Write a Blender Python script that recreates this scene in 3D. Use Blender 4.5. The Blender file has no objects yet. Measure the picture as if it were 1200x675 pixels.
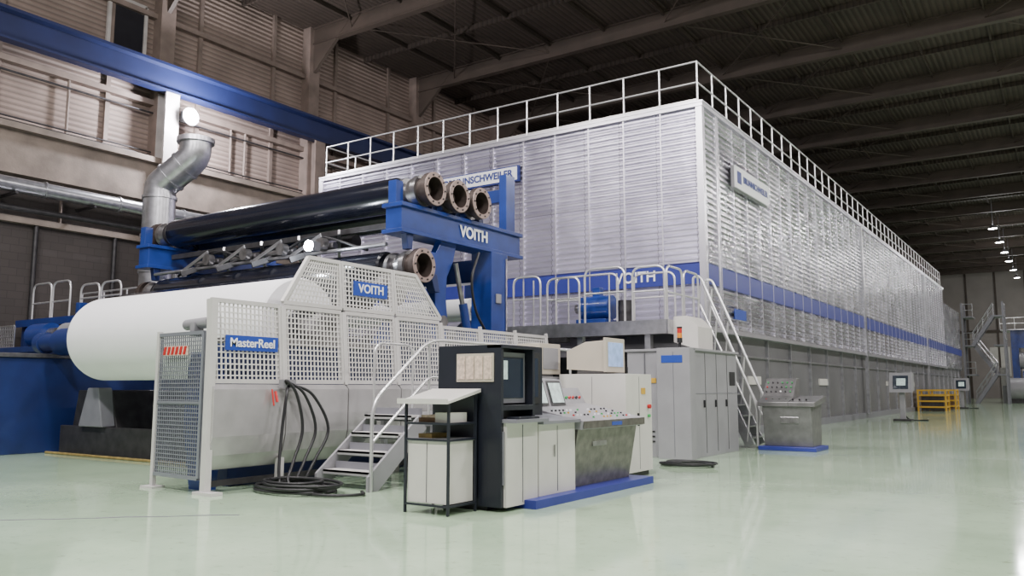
import bpy, math, random
from mathutils import Vector, Matrix
random.seed(4)
S=bpy.context.scene

# ---------------------------------------------------------------- materials
def new_mat(name):
    m=bpy.data.materials.new(name); m.use_nodes=True
    return m, m.node_tree.nodes, m.node_tree.links, m.node_tree.nodes['Principled BSDF']
def M(name,c,rough=.5,metal=0.,var=.08,scale=3.,bump=0.,bscale=40.,emit=None,es=0.,coat=0.):
    m,n,l,b=new_mat(name)
    b.inputs['Roughness'].default_value=rough; b.inputs['Metallic'].default_value=metal
    if coat: b.inputs['Coat Weight'].default_value=coat; b.inputs['Coat Roughness'].default_value=.1
    tc=n.new('ShaderNodeTexCoord')
    no=n.new('ShaderNodeTexNoise'); no.inputs['Scale'].default_value=scale; no.inputs['Detail'].default_value=5
    l.new(tc.outputs['Object'],no.inputs['Vector'])
    r=n.new('ShaderNodeValToRGB')
    r.color_ramp.elements[0].position=.3; r.color_ramp.elements[1].position=.7
    r.color_ramp.elements[0].color=tuple(max(0,x*(1-var)) for x in c)+(1,)
    r.color_ramp.elements[1].color=tuple(min(1,x*(1+var)) for x in c)+(1,)
    l.new(no.outputs['Fac'],r.inputs['Fac']); l.new(r.outputs['Color'],b.inputs['Base Color'])
    if bump:
        n2=n.new('ShaderNodeTexNoise'); n2.inputs['Scale'].default_value=bscale
        l.new(tc.outputs['Object'],n2.inputs['Vector'])
        bp=n.new('ShaderNodeBump'); bp.inputs['Strength'].default_value=bump; bp.inputs['Distance'].default_value=.02
        l.new(n2.outputs['Fac'],bp.inputs['Height']); l.new(bp.outputs['Normal'],b.inputs['Normal'])
    if emit:
        b.inputs['Emission Color'].default_value=tuple(emit)+(1,); b.inputs['Emission Strength'].default_value=es
    return m
def wave_mat(name,c,axis,scale,rough=.5,metal=0.,var=.1,strength=.6,dark=.75):
    """ribbed sheet: sine ribs as bump, colour darker in the grooves"""
    m,n,l,b=new_mat(name)
    b.inputs['Roughness'].default_value=rough; b.inputs['Metallic'].default_value=metal
    tc=n.new('ShaderNodeTexCoord')
    w=n.new('ShaderNodeTexWave'); w.bands_direction=axis; w.inputs['Scale'].default_value=scale
    l.new(tc.outputs['Object'],w.inputs['Vector'])
    no=n.new('ShaderNodeTexNoise'); no.inputs['Scale'].default_value=.6; no.inputs['Detail'].default_value=8
    l.new(tc.outputs['Object'],no.inputs['Vector'])
    r=n.new('ShaderNodeValToRGB'); r.color_ramp.elements[0].position=.3; r.color_ramp.elements[1].position=.7
    r.color_ramp.elements[0].color=tuple(x*(1-var) for x in c)+(1,); r.color_ramp.elements[1].color=tuple(min(1,x*(1+var)) for x in c)+(1,)
    l.new(no.outputs['Fac'],r.inputs['Fac'])
    mx=n.new('ShaderNodeMix'); mx.data_type='RGBA'; mx.blend_type='MULTIPLY'
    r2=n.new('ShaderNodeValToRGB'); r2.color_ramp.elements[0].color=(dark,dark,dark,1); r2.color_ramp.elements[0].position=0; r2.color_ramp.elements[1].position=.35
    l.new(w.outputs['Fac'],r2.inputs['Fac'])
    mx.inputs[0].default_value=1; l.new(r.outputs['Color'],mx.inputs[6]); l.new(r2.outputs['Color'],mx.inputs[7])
    l.new(mx.outputs[2],b.inputs['Base Color'])
    bp=n.new('ShaderNodeBump'); bp.inputs['Strength'].default_value=strength; bp.inputs['Distance'].default_value=.05
    l.new(w.outputs['Fac'],bp.inputs['Height']); l.new(bp.outputs['Normal'],b.inputs['Normal'])
    return m
def sheet_mat(name,swap,c1,c2,rough,metal,bw=1.2,rh=.45,bs=.35,ns=1.5,det=6):
    """metal cladding sheets, glints put into the colour as a tone per sheet, slightly buckled surface"""
    m,n,l,b=new_mat(name)
    b.inputs['Metallic'].default_value=metal
    tc=n.new('ShaderNodeTexCoord'); sp=n.new('ShaderNodeSeparateXYZ'); cb=n.new('ShaderNodeCombineXYZ')
    l.new(tc.outputs['Object'],sp.inputs[0]); l.new(sp.outputs['Y' if swap else 'X'],cb.inputs[0]); l.new(sp.outputs['Z'],cb.inputs[1])
    br=n.new('ShaderNodeTexBrick'); br.inputs['Scale'].default_value=1; br.inputs['Brick Width'].default_value=bw
    br.inputs['Row Height'].default_value=rh; br.inputs['Mortar Size'].default_value=.012; br.offset=0
    br.inputs['Color1'].default_value=c1+(1,); br.inputs['Color2'].default_value=c2+(1,)  # lighter and darker sheet tones stand in for glints
    br.inputs['Mortar'].default_value=tuple(x*.6 for x in c2)+(1,)
    l.new(cb.outputs[0],br.inputs['Vector']); l.new(br.outputs['Color'],b.inputs['Base Color'])
    no=n.new('ShaderNodeTexNoise'); no.inputs['Scale'].default_value=ns; no.inputs['Detail'].default_value=det
    l.new(tc.outputs['Object'],no.inputs['Vector'])
    mr=n.new('ShaderNodeMapRange'); mr.inputs['To Min'].default_value=rough*.7; mr.inputs['To Max'].default_value=rough*1.35
    l.new(no.outputs['Fac'],mr.inputs['Value']); l.new(mr.outputs[0],b.inputs['Roughness'])
    bp=n.new('ShaderNodeBump'); bp.inputs['Strength'].default_value=bs; bp.inputs['Distance'].default_value=.08
    l.new(no.outputs['Fac'],bp.inputs['Height']); l.new(bp.outputs['Normal'],b.inputs['Normal'])
    return m
def brick_mat(name,c,bw,rh,swap=True,rough=.8):
    m,n,l,b=new_mat(name); b.inputs['Roughness'].default_value=rough
    tc=n.new('ShaderNodeTexCoord'); sp=n.new('ShaderNodeSeparateXYZ'); cb=n.new('ShaderNodeCombineXYZ')
    l.new(tc.outputs['Object'],sp.inputs[0]); l.new(sp.outputs['Y' if swap else 'X'],cb.inputs[0]); l.new(sp.outputs['Z'],cb.inputs[1])
    br=n.new('ShaderNodeTexBrick'); br.inputs['Scale'].default_value=1; br.inputs['Brick Width'].default_value=bw
    br.inputs['Row Height'].default_value=rh; br.inputs['Mortar Size'].default_value=.01
    br.inputs['Color1'].default_value=tuple(c)+(1,); br.inputs['Color2'].default_value=tuple(x*.85 for x in c)+(1,)
    br.inputs['Mortar'].default_value=tuple(x*.68 for x in c)+(1,)
    l.new(cb.outputs[0],br.inputs['Vector']); l.new(br.outputs['Color'],b.inputs['Base Color'])
    return m
def floor_mat():
    m,n,l,b=new_mat('epoxy_floor')
    tc=n.new('ShaderNodeTexCoord')
    n1=n.new('ShaderNodeTexNoise'); n1.inputs['Scale'].default_value=.35; n1.inputs['Detail'].default_value=9; n1.inputs['Roughness'].default_value=.62
    l.new(tc.outputs['Object'],n1.inputs['Vector'])
    r=n.new('ShaderNodeValToRGB'); e=r.color_ramp.elements
    e[0].position=.32; e[0].color=(.32,.44,.30,1); e[1].position=.68; e[1].color=(.49,.64,.455,1)
    l.new(n1.outputs['Fac'],r.inputs['Fac'])
    v=n.new('ShaderNodeTexNoise'); v.inputs['Scale'].default_value=7; v.inputs['Detail'].default_value=8; v.inputs['Roughness'].default_value=.75
    l.new(tc.outputs['Object'],v.inputs['Vector'])
    r2=n.new('ShaderNodeValToRGB'); r2.color_ramp.elements[0].position=.30; r2.color_ramp.elements[0].color=(.55,.52,.45,1); r2.color_ramp.elements[1].position=.43
    r2.color_ramp.elements[1].color=(1,1,1,1)
    l.new(v.outputs['Fac'],r2.inputs['Fac'])
    mx=n.new('ShaderNodeMix'); mx.data_type='RGBA'; mx.blend_type='MULTIPLY'; mx.inputs[0].default_value=.75
    l.new(r.outputs['Color'],mx.inputs[6]); l.new(r2.outputs['Color'],mx.inputs[7]); l.new(mx.outputs[2],b.inputs['Base Color'])
    mr=n.new('ShaderNodeMapRange'); mr.inputs['From Min'].default_value=.3; mr.inputs['From Max'].default_value=.7
    mr.inputs['To Min'].default_value=.04; mr.inputs['To Max'].default_value=.13
    l.new(v.outputs['Fac'],mr.inputs['Value']); l.new(mr.outputs[0],b.inputs['Roughness'])
    b.inputs['IOR'].default_value=1.85
    n3=n.new('ShaderNodeTexNoise'); n3.inputs['Scale'].default_value=1.6
    l.new(tc.outputs['Object'],n3.inputs['Vector'])
    bp=n.new('ShaderNodeBump'); bp.inputs['Strength'].default_value=.04; bp.inputs['Distance'].default_value=.03
    l.new(n3.outputs['Fac'],bp.inputs['Height']); l.new(bp.outputs['Normal'],b.inputs['Normal'])
    return m

FLOOR=floor_mat()
SIDE=sheet_mat('aluminium_cladding_side',True,(.72,.70,.77),(.46,.45,.50),.26,.95,1.2,.66,.4,.9,3)
FRONT=sheet_mat('aluminium_cladding_front',False,(.74,.715,.83),(.52,.50,.60),.32,.92,1.15,2.2,.35,1.,3)
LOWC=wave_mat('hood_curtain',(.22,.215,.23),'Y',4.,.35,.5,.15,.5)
ALU=M('aluminium_trim',(.74,.72,.79),.3,.85,.05)
GALV=M('galvanised_steel',(.46,.46,.49),.3,.88,.18,6)
RAIL=M('handrail_steel',(.70,.69,.70),.32,.7,.05)
STRIPE=M('blue_stripe_paint',(.022,.032,.23),.4,0,.08)
BLUE=M('machine_blue_paint',(.012,.036,.20),.34,0,.25,2,coat=.3)
BLUED=M('machine_blue_dark',(.008,.020,.10),.45,0,.2,2)
SIGNB=M('sign_blue',(.018,.055,.34),.35,0,.02)
WHITEL=M('letter_white',(.85,.85,.88),.5,0,.01)
BLUEL=M('letter_blue',(.02,.035,.2),.5,0,.01)
GUARD=M('guard_light_grey',(.58,.56,.55),.4,.15,.05,2)
GUARDP=M('guard_panel_grey',(.50,.485,.49),.26,.5,.18,1.5)
MESH=M('guard_mesh_wire',(.66,.64,.62),.45,.1,.04)
MESHD=M('gate_mesh_wire',(.24,.25,.29),.45,.4,.05)
PAPER=M('white_paper',(.83,.82,.85),.7,0,.015,2)
RUBBER=M('black_roll_cover',(.006,.007,.013),.2,0,.2,3,coat=.25)
STEEL=M('machined_steel',(.33,.32,.33),.3,.9,.3,6)
RUST=M('worn_coupling_rim',(.30,.22,.20),.5,.4,.12,5)
RUSTD=M('coupling_body_brown',(.06,.045,.04),.5,.4,.3,9)
DKMET=M('dark_machine_metal',(.045,.043,.046),.45,.5,.3,5)
NAVY=M('cabinet_black_navy',(.013,.015,.024),.35,0,.1)
CABW=M('cabinet_white',(.57,.55,.52),.4,0,.06,2)
CABG=M('cabinet_grey',(.27,.265,.285),.42,.1,.08,2)
CREAM=M('computer_cream',(.46,.41,.34),.5,0,.04)
SST=M('stainless_console',(.18,.165,.155),.36,.75,.3,8)
SSG=M('console_grey_steel',(.20,.195,.20),.38,.6,.2,5)
TOPG=M('desk_top_grey',(.18,.18,.205),.4,.1,.08)
SCR=M('monitor_screen',(.02,.03,.05),.12,0,.05)
SCRB=M('monitor_screen_lit',(.25,.35,.6),.2,0,.3,8,emit=(.35,.5,.8),es=.5)
SCRG=M('monitor_window_lit',(.5,.6,.6),.2,0,.3,12,emit=(.5,.65,.6),es=.35)
NOTE=M('paper_notice',(.58,.45,.37),.7,0,.3,25)
BLK=M('black_rubber_hose',(.012,.012,.014),.45,0,.1)
RED=M('red_plastic',(.5,.02,.02),.4)
AMB=M('amber_lens',(.7,.25,.03),.3)
YEL=M('yellow_paint',(.55,.32,.03),.45,0,.1)
YELD=M('worn_yellow_paint',(.26,.19,.06),.6,0,.3,9)
GRN=M('green_button',(.03,.35,.08),.4)
CONC=M('concrete_beam',(.20,.16,.135),.75,0,.3,1.2,.3,15)
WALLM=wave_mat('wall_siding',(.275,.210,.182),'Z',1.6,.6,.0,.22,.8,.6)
WALLP=M('wall_post_paint',(.19,.145,.125),.6,0,.2,2)
BLOCK=brick_mat('concrete_block_wall',(.060,.050,.048),.5,.25)
CRANE=M('crane_girder_blue',(.008,.014,.065),.5,0,.15,1)
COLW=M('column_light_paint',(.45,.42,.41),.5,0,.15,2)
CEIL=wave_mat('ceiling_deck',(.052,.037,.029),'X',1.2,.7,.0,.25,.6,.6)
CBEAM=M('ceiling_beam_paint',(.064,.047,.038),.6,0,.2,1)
ENDW=M('end_wall_panel',(.28,.25,.24),.6,0,.1,.5)
RW=M('side_wall_panel',(.27,.24,.23),.6,0,.1,.5)
LAMP=M('lamp_glass',(1,1,1),.3,emit=(.95,.96,1.),es=150)
LAMPF=M('far_lamp_glass',(1,1,1),.3,emit=(1,.98,.95),es=80)
FIX=M('lamp_housing',(.2,.2,.22),.4,.5)
GLASS=M('window_glass_dark',(.02,.02,.025),.1,0,.1)
WOOD=M('brown_board',(.16,.09,.05),.6,0,.2,8)

# ---------------------------------------------------------------- builder
class MB:
    def __init__(s,name): s.n=name; s.v=[]; s.f=[]; s.m=[]; s.sm=[]; s.mats=[]; s.xf=None
    def mi(s,mat):
        if mat not in s.mats: s.mats.append(mat)
        return s.mats.index(mat)
    def add(s,vs,fs,mat,sm=False):
        o=len(s.v)
        for p in vs:
            p=Vector(p)
            s.v.append(s.xf@p if s.xf else p)
        i=s.mi(mat)
        for f in fs:
            s.f.append([o+k for k in f]); s.m.append(i); s.sm.append(sm)
    def box(s,x0,x1,y0,y1,z0,z1,mat):
        x0,x1=sorted((x0,x1)); y0,y1=sorted((y0,y1)); z0,z1=sorted((z0,z1))
        s.add([(x0,y0,z0),(x1,y0,z0),(x1,y1,z0),(x0,y1,z0),(x0,y0,z1),(x1,y0,z1),(x1,y1,z1),(x0,y1,z1)],
              [(0,3,2,1),(4,5,6,7),(0,1,5,4),(1,2,6,5),(2,3,7,6),(3,0,4,7)],mat)
    def beam(s,a,b,w,h,mat,up=(0,0,1)):
        a=Vector(a); b=Vector(b); d=(b-a).normalized(); up=Vector(up)
        if abs(d.dot(up))>.98: up=Vector((1,0,0))
        sd=d.cross(up).normalized()*w/2; u=sd.cross(d).normalized()*h/2
        vs=[a-sd-u,a+sd-u,a+sd+u,a-sd+u,b-sd-u,b+sd-u,b+sd+u,b-sd+u]
        s.add(vs,[(0,3,2,1),(4,5,6,7),(0,1,5,4),(1,2,6,5),(2,3,7,6),(3,0,4,7)],mat)
    def prism(s,poly,axis,a0,a1,mat):
        """poly in the two other axes (X: (y,z); Y: (x,z); Z: (x,y))"""
        def P(p,a): return {'X':(a,p[0],p[1]),'Y':(p[0],a,p[1]),'Z':(p[0],p[1],a)}[axis]
        n=len(poly)
        s.add([P(p,a0) for p in poly]+[P(p,a1) for p in poly],
              [tuple(range(n)),tuple(range(2*n-1,n-1,-1))]+[(i,(i+1)%n+0,(i+1)%n+n,i+n) for i in range(n)],mat)
    def tube(s,pts,r,mat,seg=8,closed=False,cap=True):
        pts=[Vector(p) for p in pts]; n=len(pts); rings=[]
        t0=(pts[1]-pts[0]).normalized(); up=Vector((0,0,1)) if abs(t0.z)<.9 else Vector((1,0,0))
        nr=t0.cross(up).normalized(); vs=[]
        for i,p in enumerate(pts):
            if i==0: t=pts[1]-pts[0]
            elif i==n-1: t=pts[-1]-pts[-2]
            else: t=(pts[i+1]-p).normalized()+(p-pts[i-1]).normalized()
            if t.length<1e-6: t=t0
            t=t.normalized(); nr=(nr-t*nr.dot(t)).normalized(); bn=t.cross(nr)
            rr=r[i] if isinstance(r,(list,tuple)) else r
            for k in range(seg):
                a=2*math.pi*k/seg; vs.append(p+(nr*math.cos(a)+bn*math.sin(a))*rr)
        fs=[]
        for i in range(n-1):
            for k in range(seg):
                k2=(k+1)%seg; fs.append((i*seg+k,i*seg+k2,(i+1)*seg+k2,(i+1)*seg+k))
        s.add(vs,fs,mat,True)
        if cap:
            s.add(vs[:seg],[tuple(range(seg-1,-1,-1))],mat); s.add(vs[-seg:],[tuple(range(seg))],mat)
    def cyl(s,a,b,r,mat,seg=24): s.tube([a,b],r,mat,seg)
    def lathe(s,prof,o,axis,mat,seg=40,smooth=True):
        o=Vector(o); vs=[]
        for a,r in prof:
            for k in range(seg):
                t=2*math.pi*k/seg; c,sn=math.cos(t)*r,math.sin(t)*r
                vs.append(o+Vector({'X':(a,c,sn),'Y':(c,a,sn),'Z':(c,sn,a)}[axis]))
        for i in range(len(prof)-1):
            s.add(vs[i*seg:(i+2)*seg],[(k,(k+1)%seg,seg+(k+1)%seg,seg+k) for k in range(seg)],mat,smooth)
    def quadmesh(s,P,nu,nv,r,mat):
        """wire grid filling quad P=[bl,br,tr,tl]"""
        P=[Vector(p) for p in P]
        def L(u,v): return (P[0]*(1-u)+P[1]*u)*(1-v)+(P[3]*(1-u)+P[2]*u)*v
        for i in range(1,nu): s.beam(L(i/nu,0),L(i/nu,1),r,r,mat)
        for j in range(1,nv): s.beam(L(0,j/nv),L(1,j/nv),r,r,mat)
    def frame(s,P,w,mat):
        for i in range(len(P)): s.beam(P[i],P[(i+1)%len(P)],w,w,mat)
    def build(s,bevel=0,parent=None):
        me=bpy.data.meshes.new(s.n); me.from_pydata([tuple(v) for v in s.v],[],s.f)
        for m in s.mats: me.materials.append(m)
        for p,i,q in zip(me.polygons,s.m,s.sm): p.material_index=i; p.use_smooth=q
        me.update()
        import bmesh
        bm=bmesh.new(); bm.from_mesh(me); bmesh.ops.recalc_face_normals(bm,faces=bm.faces); bm.to_mesh(me); bm.free()
        o=bpy.data.objects.new(s.n,me); S.collection.objects.link(o)
        if bevel:
            b=o.modifiers.new('bevel','BEVEL'); b.width=bevel; b.segments=2; b.limit_method='ANGLE'; b.angle_limit=math.radians(50)
        if parent: o.parent=parent
        return o
def rp(pts,rad=.15,n=5):
    """round the corners of a polyline"""
    pts=[Vector(p) for p in pts]; out=[pts[0]]
    for i in range(1,len(pts)-1):
        a,b,c=pts[i-1],pts[i],pts[i+1]
        r=min(rad,(a-b).length/2.01,(c-b).length/2.01)
        p0=b+(a-b).normalized()*r; p1=b+(c-b).normalized()*r
        for k in range(n+1):
            t=k/n; out.append(p0*(1-t)**2+b*2*t*(1-t)+p1*t*t)
    out.append(pts[-1]); return out
def smooth(pts,n=8):
    P=[Vector(p) for p in pts]; P=[P[0]*2-P[1]]+P+[P[-1]*2-P[-2]]; out=[]
    for i in range(1,len(P)-2):
        for k in range(n):
            t=k/n; a,b,c,d=P[i-1:i+3]
            out.append(.5*((2*b)+(c-a)*t+(2*a-5*b+4*c-d)*t*t+(3*b-a-3*c+d)*t**3))
    out.append(P[-2]); return out
def text(txt,loc,size,face,mat,parent,name='lettering',bold=.015):
    c=bpy.data.curves.new(name,'FONT'); c.body=txt; c.size=size; c.extrude=.004; c.offset=size*bold
    c.align_x='CENTER'; c.align_y='CENTER'; c.materials.append(mat)
    o=bpy.data.objects.new(name,c); S.collection.objects.link(o)
    o.location=loc; o.rotation_euler=(math.pi/2,0,math.pi/2 if face=='X' else 0); o.parent=parent
    return o
def railing(mb,a,b,h=1.1,sp=1.25,r=.022,mat=RAIL,mids=(.5,),kick=False,seg=8):
    a=Vector(a); b=Vector(b); n=max(1,round((b-a).length/sp))
    for i in range(n+1):
        p=a.lerp(b,i/n); mb.tube([p,p+Vector((0,0,h))],r,mat,seg)
    for k in tuple(mids)+(1,): mb.tube([a+Vector((0,0,h*k)),b+Vector((0,0,h*k))],r,mat,seg)
    if kick: mb.beam(a+Vector((0,0,.07)),b+Vector((0,0,.07)),.012,.14,mat)

# ---------------------------------------------------------------- room
XL,XR,YE,ZC=-28.,18.,132.,17.7
b=MB('floor'); b.box(XL-.3,XR+.3,-12,YE,-.3,0,FLOOR)
b.build()
b=MB('ceiling'); b.box(XL,XR,0,YE,ZC,ZC+.3,CEIL); b.build()
b=MB('wall_left')
b.box(XL-.3,XL,-12,YE,0,8.1,BLOCK); b.box(XL-.3,XL,-12,YE,8.1,ZC,WALLM)
b.build()
b=MB('wall_right'); b.box(XR,XR+.3,-12,YE,0,ZC,RW); b.build()
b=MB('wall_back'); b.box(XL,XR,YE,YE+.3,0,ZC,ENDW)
for i in range(12): b.box(XL+2+i*3.6,XL+2.25+i*3.6,YE-.15,YE,0,ZC,CBEAM)
b.box(-9,-6.6,YE-.1,YE,3,7,CABW); b.box(-5.8,-3.4,YE-.1,YE,0,4.5,CABW)
b.box(XL,XR,YE-.2,YE,9,9.4,CBEAM)
b.build()
BY=[17.3+7.3*i for i in range(-2,16)]
b=MB('trim_1')   # ledge and girts of the left wall
b.box(XL,XL+.55,-5,YE,8.2,9.6,CONC); b.box(XL,XL+.8,-5,YE,9.6,9.8,CONC)
b.box(XL,XL+.3,-5,YE,11.9,12.1,WALLP); b.box(XL,XL+.25,-5,YE,15.3,15.5,WALLP)
b.box(XL,XL+.25,-5,YE,6.7,6.9,CONC)
y=-3
while y<90: b.box(XL,XL+.12,y,y+.16,9.8,ZC,WALLP); y+=3.65
b.build()
b=MB('building_column_row')
for y in BY:
    b.box(XL,XL+.5,y-.3,y+.3,0,ZC,WALLP)
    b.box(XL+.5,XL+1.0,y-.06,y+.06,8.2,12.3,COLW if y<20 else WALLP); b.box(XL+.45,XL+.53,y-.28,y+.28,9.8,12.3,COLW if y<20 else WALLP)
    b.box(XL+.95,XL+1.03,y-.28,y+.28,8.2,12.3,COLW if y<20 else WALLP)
    b.prism([(XL+.4,ZC-2.2),(XL+.4,ZC-.2),(XL+2.6,ZC-.2)],'Y',y-.08,y+.08,CBEAM)
b.build()
b=MB('crane_runway_girder')
b.box(XL+.7,XL+1.1,-5,YE-.3,12.3,12.38,CRANE); b.box(XL+.55,XL+1.25,-5,YE-.3,13.2,13.3,CRANE); b.box(XL+.86,XL+.94,-5,YE-.3,12.38,13.2,CRANE)
b.box(XL+.87,XL+.93,-5,YE-.3,13.3,13.4,STEEL)
b.build()
b=MB('ceiling_beam_frame')
for y in BY:
    b.box(XL,XR,y-.16,y+.16,ZC-.8,ZC-.75,CBEAM); b.box(XL,XR,y-.05,y+.05,ZC-.75,ZC-.06,CBEAM); b.box(XL,XR,y-.16,y+.16,ZC-.06,ZC,CBEAM)
x=XL+2.8
while x<XR:
    b.box(x-.04,x+.04,2,YE,ZC-.2,ZC-.01,CEIL); x+=2.9
for i,y in enumerate(BY[:-1]):
    b.box(XL,XR,y+3.6,y+3.7,ZC-.25,ZC-.02,CEIL)
    for k,x in enumerate([-25.2,-13.6,-2,9.6-5.8]):
        b.tube([(x,y,ZC-.5),(x+5.8,y+7.3,ZC-.5)],.03,CBEAM,6); b.tube([(x+5.8,y,ZC-.5),(x,y+7.3,ZC-.5)],.03,CBEAM,6)
b.build()
b=MB('window_1'); b.box(XL,XL+.1,15.2,16.6,13.7,15.6,GLASS)
b.frame([(XL+.1,15.2,13.7),(XL+.1,16.6,13.7),(XL+.1,16.6,15.6),(XL+.1,15.2,15.6)],.12,COLW); b.build()
b=MB('wall_service_pipe')
b.tube([(XL+.9,-4,7.75),(XL+.9,20,7.75)],.24,GALV,20); b.tube([(XL+.5,-4,7.1),(XL+.5,40,7.1)],.1,DKMET,12)
for i in range(10): b.box(XL,XL+1.2,-3+i*2.5,-2.92+i*2.5,7.42,7.5,DKMET); b.lathe([(-.03,.24),(-.03,.28),(.03,.28),(.03,.24)],(XL+.9,-2+i*2.5,7.75),'Y',GALV,20)
b.build()
b=MB('wall_conduit_run')
for z,r in ((9.95,.05),(10.1,.03),(11.6,.04)): b.tube([(XL+.25,0,z),(XL+.25,60,z)],r,DKMET,8)
for y in (13.9,20.5,21.2,28.4): b.tube([(XL+.2,y,6.9),(XL+.2,y,12)],.05,WALLP,8)
for y in (13.2,15.9,19.4,21.7): b.tube([(XL+.12,y,0),(XL+.12,y,6.7)],.08,DKMET,8)
b.build()
b=MB('wall_electrical_box')
b.box(XL,XL+.35,18.2,19.2,4.2,5.8,CABG); b.box(XL,XL+.3,20.0,20.6,4.6,5.5,TOPG); b.tube([(XL+.15,18.7,5.8),(XL+.15,18.7,6.7)],.06,DKMET,8)
b.build(.02)
# floor crack, lane joint
b=MB('trim_2'); 
pts=[(-9.9+ i*.18+random.uniform(-.02,.02), 4.0+i*.17+random.uniform(-.03,.03),0.002) for i in range(13)]
for p,q in zip(pts,pts[1:]): b.beam(p,q,random.uniform(.015,.05),.004,TOPG)
b.beam((-4.9,18,.001),(10,22.5,.001),.02,.004,TOPG); b.beam((-5.2,30,.001),(10,30,.001),.03,.004,TOPG)
b.build()

# ---------------------------------------------------------------- dryer hood
HX0,HX1,HY0,HY1,HT=-22.7,-7.9,20.84,72.,9.15
def ribs(z0,z1,p=.165,d=.055):
    out=[]; n=round((z1-z0)/p); p=(z1-z0)/n
    for i in range(n): z=z0+i*p; out+=[(z,0),(z+p*.26,d),(z+p*.58,d),(z+p*.84,0)]
    out.append((z1,0)); return out
b=MB('dryer_hood')
b.box(HX0+.05,HX1-.05,HY0+.05,HY1-.05,2.9,HT-.02,GALV)
for z0,z1 in ((2.96,4.18),(4.72,HT-.1)):
    R=ribs(z0,z1)
    b.add([(x,HY0-o,z) for x in (HX0,HX1) for z,o in R],[(i,i+1,len(R)+i+1,len(R)+i) for i in range(len(R)-1)],FRONT)
    b.add([(HX1+o,y,z) for y in (HY0,HY1) for z,o in R],[(i,i+1,len(R)+i+1,len(R)+i) for i in range(len(R)-1)],SIDE)
x=HX1-1.15
while x>HX0: b.box(x-.018,x+.018,HY0-.065,HY0,2.96,HT-.1,ALU); x-=1.15
y=HY0+1.2; k=1
while y<HY1:
    big=k%17==0
    b.box(HX1,HX1+(.13 if big else .06),y-(.12 if big else .02),y+(.12 if big else .02),0.2 if big else 2.96,HT-.1,GALV if big else ALU)
    y+=1.2; k+=1
b.box(HX1-.1,HX1+.08,HY0-.08,HY0+.1,2.9,HT,ALU); b.box(HX1,HX1+.07,HY0+.95,HY0+1.1,2.9,HT,ALU)
b.box(HX0-.08,HX0+.12,HY0-.08,HY0+.1,0,HT,ALU)
for z in (2.9,HT-.1):
    b.box(HX0,HX1+.1,HY0-.1,HY0,z,z+.12,ALU); b.box(HX1,HX1+.1,HY0,HY1,z,z+.12,ALU)
b.box(HX0,HX1+.05,HY0-.05,HY0+.05,4.18,4.72,STRIPE); b.box(HX1-.05,HX1+.05,HY0,HY1,4.18,4.72,STRIPE)
b.box(HX0-.05,HX1+.12,HY0-.12,HY1,HT,HT+.05,ALU)
R=ribs(2.96,8.1)
b.box(HX0,HX1-.05,HY1,83,2.9,8.1,GALV)
b.add([(HX1-.02+o,y,z) for y in (HY1,83) for z,o in R],[(i,i+1,len(R)+i+1,len(R)+i) for i in range(len(R)-1)],SIDE)
b.box(HX1-.05,HX1+.06,HY1,83,4.18,4.72,STRIPE)
# lower storey
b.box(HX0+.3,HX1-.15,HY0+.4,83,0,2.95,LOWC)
y=HY0+.4
while y<83: b.box(HX1-.16,HX1-.06,y-.05,y+.05,0,2.95,GALV); y+=2.6
b.box(HX1-.16,HX1-.04,HY0+.4,83,.0,.25,TOPG); b.box(HX1-.16,HX1-.08,HY0+.4,83,2.3,2.36,GALV)
for y in (24.5,33,47,55): b.box(HX1-.16,HX1-.1,y,y+1.2,1.5,1.75,CABW)  # pale strips put in for bright reflections on the lower storey
b.box(HX1+.07,HX1+.09,22.9,23.9,3.35,3.65,SIGNB)
hood=b.build()
text('VOITH',(-9.9,HY0-.07,4.45),.42,'Y',WHITEL,hood)
for nm,face in (('hood_name_board','Y'),('hood_name_board','X')):
    b=MB(nm)
    if face=='Y':
        b.box(-17.4,-13.75,HY0-.2,HY0-.08,7.78,8.28,BLUEL); b.box(-17.36,-13.79,HY0-.22,HY0-.2,7.82,8.24,WHITEL); b.box(-17.2,-16.9,HY0-.23,HY0-.22,7.9,8.16,BLUEL)
    else:
        b.box(HX1+.1,HX1+.2,22.9,26.1,7.2,7.85,CABG); b.box(HX1+.2,HX1+.24,22.9,26.1,7.2,7.85,WHITEL); b.box(HX1+.24,HX1+.25,23.05,23.4,7.35,7.71,BLUEL)
    o=b.build()
    if face=='Y': text('BRUNNSCHWEILER',(-15.3,HY0-.23,8.03),.31,'Y',BLUEL,o,bold=.03)
    else: text('BRUNNSCHWEILER',(HX1+.25,24.75,7.53),.27,'X',BLUEL,o,bold=.03)
b=MB('hood_roof_railing')
railing(b,(HX0+.1,HY0+.1,HT+.05),(HX1-.1,HY0+.1,HT+.05),1.2,1.15,.028,RAIL,(.5,),True)
railing(b,(HX1-.1,HY0+.1,HT+.05),(HX1-.1,HY1-.1,HT+.05),1.2,1.15,.028,RAIL,(.5,),True,6)
railing(b,(HX0+.1,HY0+.1,HT+.05),(HX0+.1,HY1-.1,HT+.05),1.2,1.5,.028,RAIL,(.5,),False,6)
b.build()
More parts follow.
